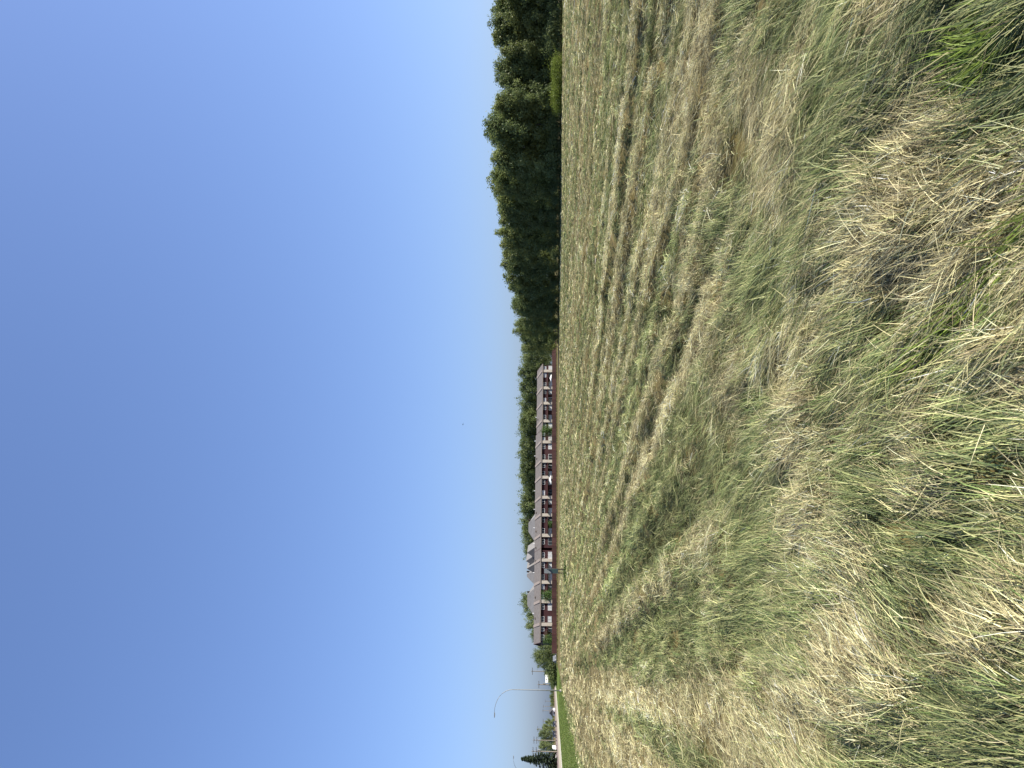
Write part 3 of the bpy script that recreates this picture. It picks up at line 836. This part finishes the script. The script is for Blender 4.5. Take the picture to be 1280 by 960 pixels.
def block(s0, s1, label, lift=0.0, setback=0.0):
    """a run of joined houses from s0 (right) to s1 (left); local x to the right, y away from the field"""
    Lb = s1 - s0
    root = empty('townhouse_block', wpt(s1, -setback), RZ)
    MB().box((Lb / 2, DEPTH / 2, (EAVE + lift) / 2), (Lb, DEPTH, EAVE + lift)).build('wall', M['siding'], root)
    ov = .55; e, rg = EAVE + lift, RIDGE + lift
    sl = (rg - e) / (DEPTH / 2)
    MB().prism_x([(-ov, e - sl * ov), (DEPTH / 2, rg), (DEPTH + ov, e - sl * ov), (DEPTH + ov, e - sl * ov + .22), (DEPTH / 2, rg + .22), (-ov, e - sl * ov + .22)], -.35, Lb + .35).build('roof', M['roof'], root)
    # gable ends close the space under the roof
    g = MB(); g.prism_x([(.02, e - .02), (DEPTH - .02, e - .02), (DEPTH / 2, rg - .03)], .02, Lb - .02); g.build('gable', M['siding'], root)
    MB().box((Lb / 2, -ov - .075, e - sl * ov + .09), (Lb + .7, .13, .24)).build('gutter', M['parapet'], root)
    for sx in (-.40, Lb + .40):
        b = MB(); b.prism_x([(-ov - .02, e - sl * ov - .12), (DEPTH / 2, rg - .1), (DEPTH + ov, e - sl * ov - .12), (DEPTH + ov, e - sl * ov + .25), (DEPTH / 2, rg + .27), (-ov - .02, e - sl * ov + .25)], sx - .045, sx + .045)
        b.build('rake_board', M['trim'], root)
    cuts = [p for p in (along(a, .4) for a in PILL) if s0 + .4 < p < s1 - .4]
    for p in cuts:
        x = s1 - p
        MB().box((x, -.26, (e - .35) / 2), (1.05, .48, e - .35)).build('party_wall', M['beige'], root)
        b = MB(); b.prism_x([(-ov - .1, e - sl * ov + .18), (DEPTH / 2, rg + .18), (DEPTH / 2, rg + .36), (-ov - .1, e - sl * ov + .42)], x - .42, x + .42)
        b.build('roof_parapet', M['parapet'], root)
    ends = [s0] + cuts + [s1]
    for a, b2 in zip(ends[:-1], ends[1:]):
        wdt = b2 - a
        if wdt < 2.4: continue
        m = s1 - (a + b2) / 2
        one = wdt < 4.2
        flip = random.choice((-1, 1))
        q = wdt * .27
        for sx in ((0,) if one else (-1, 1)):
            add_window(root, 'up', m + sx * q, EAVE + lift - .86, 'window', random.choice(('white', 'white', 'grey_vinyl')), random.choice(('glass', 'glass', 'curtain')))
        add_window(root, 'door', m + (0 if one else flip * q), 2.15, 'patio_door', random.choice(('white', 'white', 'grey_vinyl')), random.choice(('glass', 'curtain', 'curtain')))
        if not one:
            add_window(root, 'low', m - flip * q, 2.6, 'window', random.choice(('white', 'grey_vinyl', 'grey_vinyl')), random.choice(('glass', 'curtain')))
        if random.random() < .75:
            MB().tube([(m + .6, DEPTH / 2 + .6, rg - .1), (m + .6, DEPTH / 2 + .6, rg + .75)], [.13, .13], 8).build('vent_pipe', M['white'], root)
        if random.random() < .5:
            MB().box((m - 1.2, DEPTH / 2 - 1.6, rg - .32), (.5, .5, .5)).build('roof_vent', M['post'], root)
        if wdt > 4.5 and random.random() < .8:
            MB().box((m, -.75, 3.45), (wdt - 1.3, 1.3, .14)).build('balcony_floor', M['trim'], root)
    return tag(root, label, 'row houses', 'blocks of joined houses behind the red fence')


block(along(457), along(538), 'right hand block of maroon row houses with beige party walls behind the shaded fence end', -.25)
block(along(539.5), along(685), 'longest block of maroon row houses with beige party walls and plain pink roof', 0, -.5)
block(along(688), along(802), 'left hand block of maroon row houses, grey roofs above and round trees at its end', .0, -.8)

# fence: boards, cap rail and posts
fl0, fl1 = along(424, 9), along(816, 9)
froot = empty('board_fence', wpt(fl1, 9), RZ)
tag(froot, 'long red brown board fence along the far edge of the field', 'fence')
Lf = fl1 - fl0; nbay = 40
for k in range(nbay):
    x0 = Lf * k / nbay; hh = 1.85 + random.uniform(-.06, .08)
    MB().box((x0 + Lf / nbay / 2, 0, hh / 2), (Lf / nbay - .13, .05, hh)).build('board_panel', M['fence'], froot)
for k in range(nbay + 1):
    MB().box((Lf * k / nbay, -.01, 1.0), (.12, .12, 2.05)).build('post', M['trim'], froot)

n = 9000
s_ = rng.uniform(fl0 - 6, fl1 + 4, n); o_ = 9.25 + rng.random(n) ** 2 * 1.6
turf('fence_weeds', n, (P0.x + dirv.x * s_ + nrm.x * o_, P0.y + dirv.y * s_ + nrm.y * o_), (.8, 1.4), (.25, .7), (.05, .1), np.array([[.09, .12, .03], [.16, .16, .06], [.26, .22, .10]]), 'rough weeds growing along the foot of the red board fence', 'weeds')

# ------------------------------------------------------------------ grey roofed houses behind
def house(iy0, iy1, d, top, label, roof='hip', wall='house_wall', rmat='grey_roof', rise=.42, D=12.0):
    x0, x1 = lateral(iy1, d), lateral(iy0, d); W_ = x1 - x0; H = height_at(top, d)
    root = empty('detached_house', (x0, d, 0), 0)
    ev = H * (1 - rise)
    MB().box((W_ / 2, D / 2, ev / 2), (W_, D, ev)).build('wall', M[wall], root)
    b = MB(); o = .5
    if roof == 'hip':
        ins = min(W_ * .42, D * .5)
        b.v = [(-o, -o, ev - .1), (W_ + o, -o, ev - .1), (W_ + o, D + o, ev - .1), (-o, D + o, ev - .1), (ins, D / 2, H), (W_ - ins, D / 2, H)]
        b.f = [(3, 2, 1, 0), (0, 1, 5, 4), (1, 2, 5), (2, 3, 4, 5), (3, 0, 4)]
    else:
        b.v = [(-o, -o, ev - .1), (W_ + o, -o, ev - .1), (W_ + o, D + o, ev - .1), (-o, D + o, ev - .1), (W_ / 2, -o, H), (W_ / 2, D + o, H)]
        b.f = [(3, 2, 1, 0), (0, 1, 4), (1, 2, 5, 4), (2, 3, 5), (3, 0, 4, 5)]
    rf = b.build('roof', M[rmat], root)
    n = max(1, int(W_ / 3.4))
    for i in range(n):
        x = W_ * (i + .5) / n
        f = link('window', WIN['low', 'white'], root, (x, -.05, ev - 1.4)); link('pane', PANE['low', 'glass'], f)
    if W_ > 7: MB().box((W_ * .7, D * .55, H - .5), (.6, .6, 1.2)).build('chimney', M['post'], rf)
    return tag(root, label, 'house', 'houses behind the row houses')


house(640, 686, 306, 660, 'wide grey hip roofed house rising behind the row houses, the rightmost of them')
house(684, 697, 300, 659, 'narrow grey gable behind the row houses next to the wide hip roof', 'gable', rise=.3)
house(695, 707, 303, 657.5, 'second narrow grey gable in the middle of the roofs', 'gable', rise=.3)
house(705, 716, 300, 658.5, 'third narrow grey gable above the field sign', 'gable', rise=.3)
house(713, 735, 306, 658, 'grey roofed house left of the three narrow gables', 'hip')
house(731, 780, 300, 658.5, 'wide grey hip roofed house at the left, trees on its left flank', 'hip')
house(811, 829, 300, 681, 'slate blue house half hidden by the clump of trees', 'gable', 'blue_wall', 'dark_roof', .3, 6.0)
house(887, 894, 520, 686.5, 'tiny white house with dark roof on the horizon', 'gable', 'white_wall', 'dark_roof', .55, 3.5)

# garden trees and things in the yards
def yard(iy, off, top, label, lib, name='garden_tree', **kw):
    s = along(iy, off); p = wpt(s, off)
    return plant(name, lib, p[0], p[1], height_at(top, p[1]) / 5.0, label, group=kw.get('group'), sxy=kw.get('sxy', 1))


yard(538, 4, 678.5, 'dark green garden tree where the right and middle blocks meet', YARD[0])
yard(744, 5, 679, 'fresh green garden tree before the left block of row houses', YARD[1])
yard(655, 5, 686.5, 'low dark garden bush tree showing over the fence right of the wide grey roof', YARD[0])
yard(800, 5, 681, 'garden tree at the left end of the row houses', YARD[1])
s_ = along(473, 5); p_ = wpt(s_, 5)
um = empty('patio_umbrella', p_)
MB().tube([(0, 0, 0), (0, 0, 2.5)], [.03, .03], 8).build('pole', M['steel'], um)
b = MB(); b.v = [(0, 0, 2.75)] + [(1.35 * math.cos(k * math.pi / 4), 1.35 * math.sin(k * math.pi / 4), 2.25) for k in range(8)] + [(1.35 * math.cos(k * math.pi / 4), 1.35 * math.sin(k * math.pi / 4), 2.08) for k in range(8)]
b.f = [(0, 1 + k, 1 + (k + 1) % 8) for k in range(8)] + [(1 + k, 9 + k, 9 + (k + 1) % 8, 1 + (k + 1) % 8) for k in range(8)]
b.build('canopy', M['cloth'], um); MB().tube([(0, 0, 0), (0, 0, .1)], [.25, .22], 12).build('base', M['post'], um)
tag(um, 'white patio umbrella over the fence before the right block', 'umbrella')
s_ = along(599.5, 4); p_ = wpt(s_, 4)
aw = empty('garden_gazebo', p_, RZ)
for sx in (-1.2, 1.2):
    for sy in (-1, 1):
        MB().box((sx, sy, 1.15), (.07, .07, 2.3)).build('leg', M['steel'], aw)
b = MB(); b.v = [(-1.35, -1.15, 2.3), (1.35, -1.15, 2.3), (1.35, 1.15, 2.3), (-1.35, 1.15, 2.3), (0, 0, 2.95)]; b.f = [(3, 2, 1, 0), (0, 1, 4), (1, 2, 4), (2, 3, 4), (3, 0, 4)]
b.build('canopy', M['cloth'], aw)
tag(aw, 'small white garden canopy before the middle block', 'canopy')

# ------------------------------------------------------------------ field sign
sx_, sd_ = lateral(713.5, 84), 84.0
sg = empty('field_sign', (sx_, sd_, 0), R(4))
for dx in (-.22, .2):
    MB().box((dx, .08, 1.2), (.10, .10, 2.4)).build('post', M['post'], sg)
pz0, pz1 = .98, 2.62
MB().box((0, 0, (pz0 + pz1) / 2), (.54, .035, pz1 - pz0)).build('panel', M['sign_white'], sg)
b = MB(); b.prism([(-.265, pz0 + .005), (.265, pz0 + .005), (.265, pz0 + 1.1), (.1, pz0 + .95), (-.265, pz0 + .78)], -.024, -.0195); b.build('printed_field', M['sign_blue'], sg)
b = MB(); b.prism([(-.25, pz0 + .55), (.12, pz0 + .82), (.25, pz0 + 1.25), (.24, pz0 + 1.36), (.02, pz0 + 1.0), (-.25, pz0 + .75)], -.031, -.0265); b.build('printed_shape', M['sign_dark'], sg)
tag(sg, 'upright pale and blue notice board on two dark posts standing in the field', 'sign')
n = 900
x = sx_ + rng.normal(0, .55, n); y = sd_ + rng.normal(0, .2, n)
V, cc, Fi, S = blades(x, y, np.full(n, -.03), rng.uniform(0, 6.28, n), rng.uniform(.9, 1.4, n), rng.uniform(.1, .7, n), rng.uniform(.25, .55, n), rng.uniform(.02, .04, n), rng.normal(0, .6, n), np.array([[.05, .085, .018]]) * rng.uniform(.7, 1.6, n)[:, None], 2)
tag(link('unmown_grass', np_mesh('unmown_grass', V, Fi, S, M['blade'], np.concatenate([cc, np.ones((len(cc), 1))], 1), 'tint')), 'tuft of unmown green grass round the feet of the notice board', 'grass', kind='stuff')

# ------------------------------------------------------------------ poles and lamps
def utility_pole(iy, top, d, label, arms=1, extra=False):
    H = height_at(top, d)
    root = empty('utility_pole', (lateral(iy, d), d, 0), R(20))
    MB().tube([(0, 0, -.3), (0, 0, H * .5), (0, 0, H)], [.19, .16, .12], 10).build('pole', M['pole'], root)
    for k in range(arms):
        z = H - .5 - 1.1 * k
        ca = MB().box((0, -.17, z), (2.5, .12, .15)).build('crossarm', M['post'], root)
        for dx in (-1.1, -.5, .5, 1.1):
            MB().tube([(dx, -.17, z + .08), (dx, -.17, z + .3)], [.05, .035], 6).build('insulator', M['insul'], ca)
    if extra:
        MB().tube([(.38, 0, H - 3.0), (.38, 0, H - 2.0)], [.24, .24], 12).build('transformer', M['grey_paint'], root)
    return tag(root, label, 'utility pole', 'timber utility poles at the left')


utility_pole(839, 664, 268, 'timber utility pole standing in the trees right of the white board', 1)
utility_pole(855.5, 672, 262, 'short timber utility pole between the white board and the street lamp', 1, True)
utility_pole(939, 664.5, 237, 'nearest roadside utility pole, beside the spruce', 2, True)
utility_pole(925, 666, 285, 'second roadside utility pole with two crossarms above the round trees', 2)
utility_pole(911, 671, 345, 'third roadside utility pole over the round trees', 1)
utility_pole(901, 678, 430, 'fourth roadside utility pole at the end of the round trees', 1)
utility_pole(888, 678, 560, 'distant utility pole left of the tiny white house', 1)
utility_pole(882.5, 678.5, 600, 'distant utility pole, left one of the pair right of the tiny white house', 1)
utility_pole(876, 681, 660, 'smallest utility pole on the horizon near the street lamp', 1)


def street_lamp(iy, top, d, reach, label, flip=1):
    H = height_at(top, d)
    root = empty('street_lamp', (lateral(iy, d), d, 0), 0)
    ps = [(0, 0, -.1), (0, 0, H * .4), (0, 0, H - 3.4)]
    for k in range(1, 9):
        t = k / 8
        ps.append((-flip * reach * (1 - math.cos(t * math.pi / 2)) , 0, H - 3.4 + 3.35 * math.sin(t * math.pi / 2)))
    MB().tube(ps, [.11, .085, .062] + [.06 - .004 * k for k in range(8)], 10).build('pole', M['steel'], root, smooth=True)
    b = MB(); b.prism_x([(-.16, 0), (.16, 0), (.12, .12), (-.12, .12)], -.45, .45)
    l = b.build('lamp_head', M['grey_paint'], root, (-flip * (reach + .4), 0, H - .13))
    MB().box((0, 0, -.03), (.55, .2, .05)).build('lens', M['lamp'], l)
    MB().tube([(0, 0, -.1), (0, 0, .35)], [.24, .22], 12).build('base', M['beige'], root)
    return tag(root, label, 'street lamp', 'curved street lamps along the road')


street_lamp(862.5, 617.5, 129, 4.3, 'tall curved street lamp on the verge at the field corner')
street_lamp(968, 641.5, 192, 4.1, 'street lamp across the road of which only the arm reaches into view', -1)

# white roadside board
d = 262
wb = empty('roadside_board', (lateral(848, d), d, 0), R(40))
z0, z1 = height_at(685, d), height_at(681.8, d)
for dx in (-.9, .9):
    MB().box((dx, .12, z1 / 2), (.12, .12, z1)).build('post', M['post'], wb)
MB().box((0, 0, (z0 + z1) / 2), (2.9, .08, z1 - z0)).build('panel', M['white_wall'], wb)
tag(wb, 'bright white board on posts rising over the low trees by the lamp', 'sign')

# ------------------------------------------------------------------ vehicles
def vehicle(name, x, y, rz, paint, label, cat, L=4.5, W_=1.8, H=1.5, van=False):
    root = empty(name, (x, y, .06), rz)
    h = H
    if van:
        prof = [(-L / 2, .35), (L / 2, .35), (L / 2, .95), (L / 2 - .25, 1.1), (L / 2 - .95, h), (-L / 2 + .05, h)]
        win = [(L / 2 - .42, 1.15), (L / 2 - .98, h - .12), (L / 2 - 1.7, h - .12), (L / 2 - 1.7, 1.15)]
    else:
        prof = [(-L / 2, .35), (L / 2, .35), (L / 2, .7), (L / 2 - .2, .82), (L / 2 - 1.15, .95), (L / 2 - 1.8, h), (-L / 2 + 1.0, h), (-L / 2 + .35, 1.0), (-L / 2, .9)]
        win = [(L / 2 - 1.28, .98), (L / 2 - 1.84, h - .08), (-L / 2 + 1.05, h - .08), (-L / 2 + .55, 1.02)]
    MB().prism(prof, -W_ / 2, W_ / 2).build('body', paint, root)
    for s in (-1, 1):
        MB().prism(win, s * W_ / 2 - .012, s * W_ / 2 + .012).build('side_window', M['glass'], root)
    a, c = (win[0], win[1])
    b = MB(); o = .03
    b.v = [(a[0] + o + .02, -W_ * .42, a[1] + o), (a[0] + o + .02, W_ * .42, a[1] + o), (c[0] + o + .05, W_ * .38, c[1] + o), (c[0] + o + .05, -W_ * .38, c[1] + o)]
    b.f = [(0, 1, 2, 3)]; b.build('windscreen', M['glass'], root)
    for sxx in (-1, 1):
        for s in (-1, 1):
            t = MB().tube([(0, -.1, 0), (0, .1, 0)], [.33, .33], 18).build('wheel', M['rubber'], root, (sxx * L * .31, s * (W_ / 2 - .08), .33 - .06))
            MB().tube([(0, -.115, 0), (0, .115, 0)], [.19, .19], 12).build('rim', M['rim'], t)
    for s in (-1, 1):
        MB().box((L / 2 + .01, s * (W_ / 2 - .28), .68), (.05, .36, .15)).build('headlight', M['lamp'], root)
        MB().box((-L / 2 - .01, s * (W_ / 2 - .2), .8), (.05, .22, .16)).build('tail_light', M['paint_red'], root)
    return tag(root, label, cat, 'parked vehicles at the left')


vehicle('parked_car', lateral(823, 246), 246, R(-60), M['paint_silver'], 'silver car parked by the left end of the red fence', 'car')
vehicle('parked_car', lateral(904, 292), 292, R(-70), M['paint_dark'], 'dark car across the road under the right end of the roadside trees', 'car')
vehicle('parked_car', lateral(917, 285), 285, R(-75), M['paint_dark'], 'dark car across the road beneath the tallest roadside tree', 'car')
vehicle('parked_van', lateral(933.8, 262), 262, R(-62), M['paint_white'], 'white van facing the field beside the nearest roadside pole', 'van', 3.0, 1.5, 1.7, True)
vehicle('parked_car', lateral(946, 258), 258, R(-75), M['paint_white'], 'white car half hidden at the foot of the big spruce', 'car')

# ------------------------------------------------------------------ bird
d = 110.0
br = MB()
br.tube([(-.22, 0, 0), (-.1, 0, .01), (.05, 0, .02), (.18, 0, .02), (.27, 0, .01)], [.015, .05, .07, .045, .01], 8)
for s in (-1, 1):
    k = len(br.v)
    br.v += [(.1, s * .04, .03), (-.06, s * .04, .03), (-.03, s * .28, .12), (.1, s * .26, .12), (-.06, s * .55, .06), (.1, s * .04, .015), (-.06, s * .04, .015), (-.03, s * .28, .105), (.1, s * .26, .105)]
    br.f += [(k, k + 1, k + 2, k + 3), (k + 3, k + 2, k + 4), (k + 5, k + 8, k + 7, k + 6), (k + 8, k + 4, k + 7)]
bird = br.build('bird', M['feather'], None, (lateral(530.5, d), d, height_at(578.5, d)))
bird.scale = (.62, .62, .62); bird.rotation_euler = (.1, .1, R(150))
tag(bird, 'tiny dark bird flying high in the clear blue sky', 'bird')
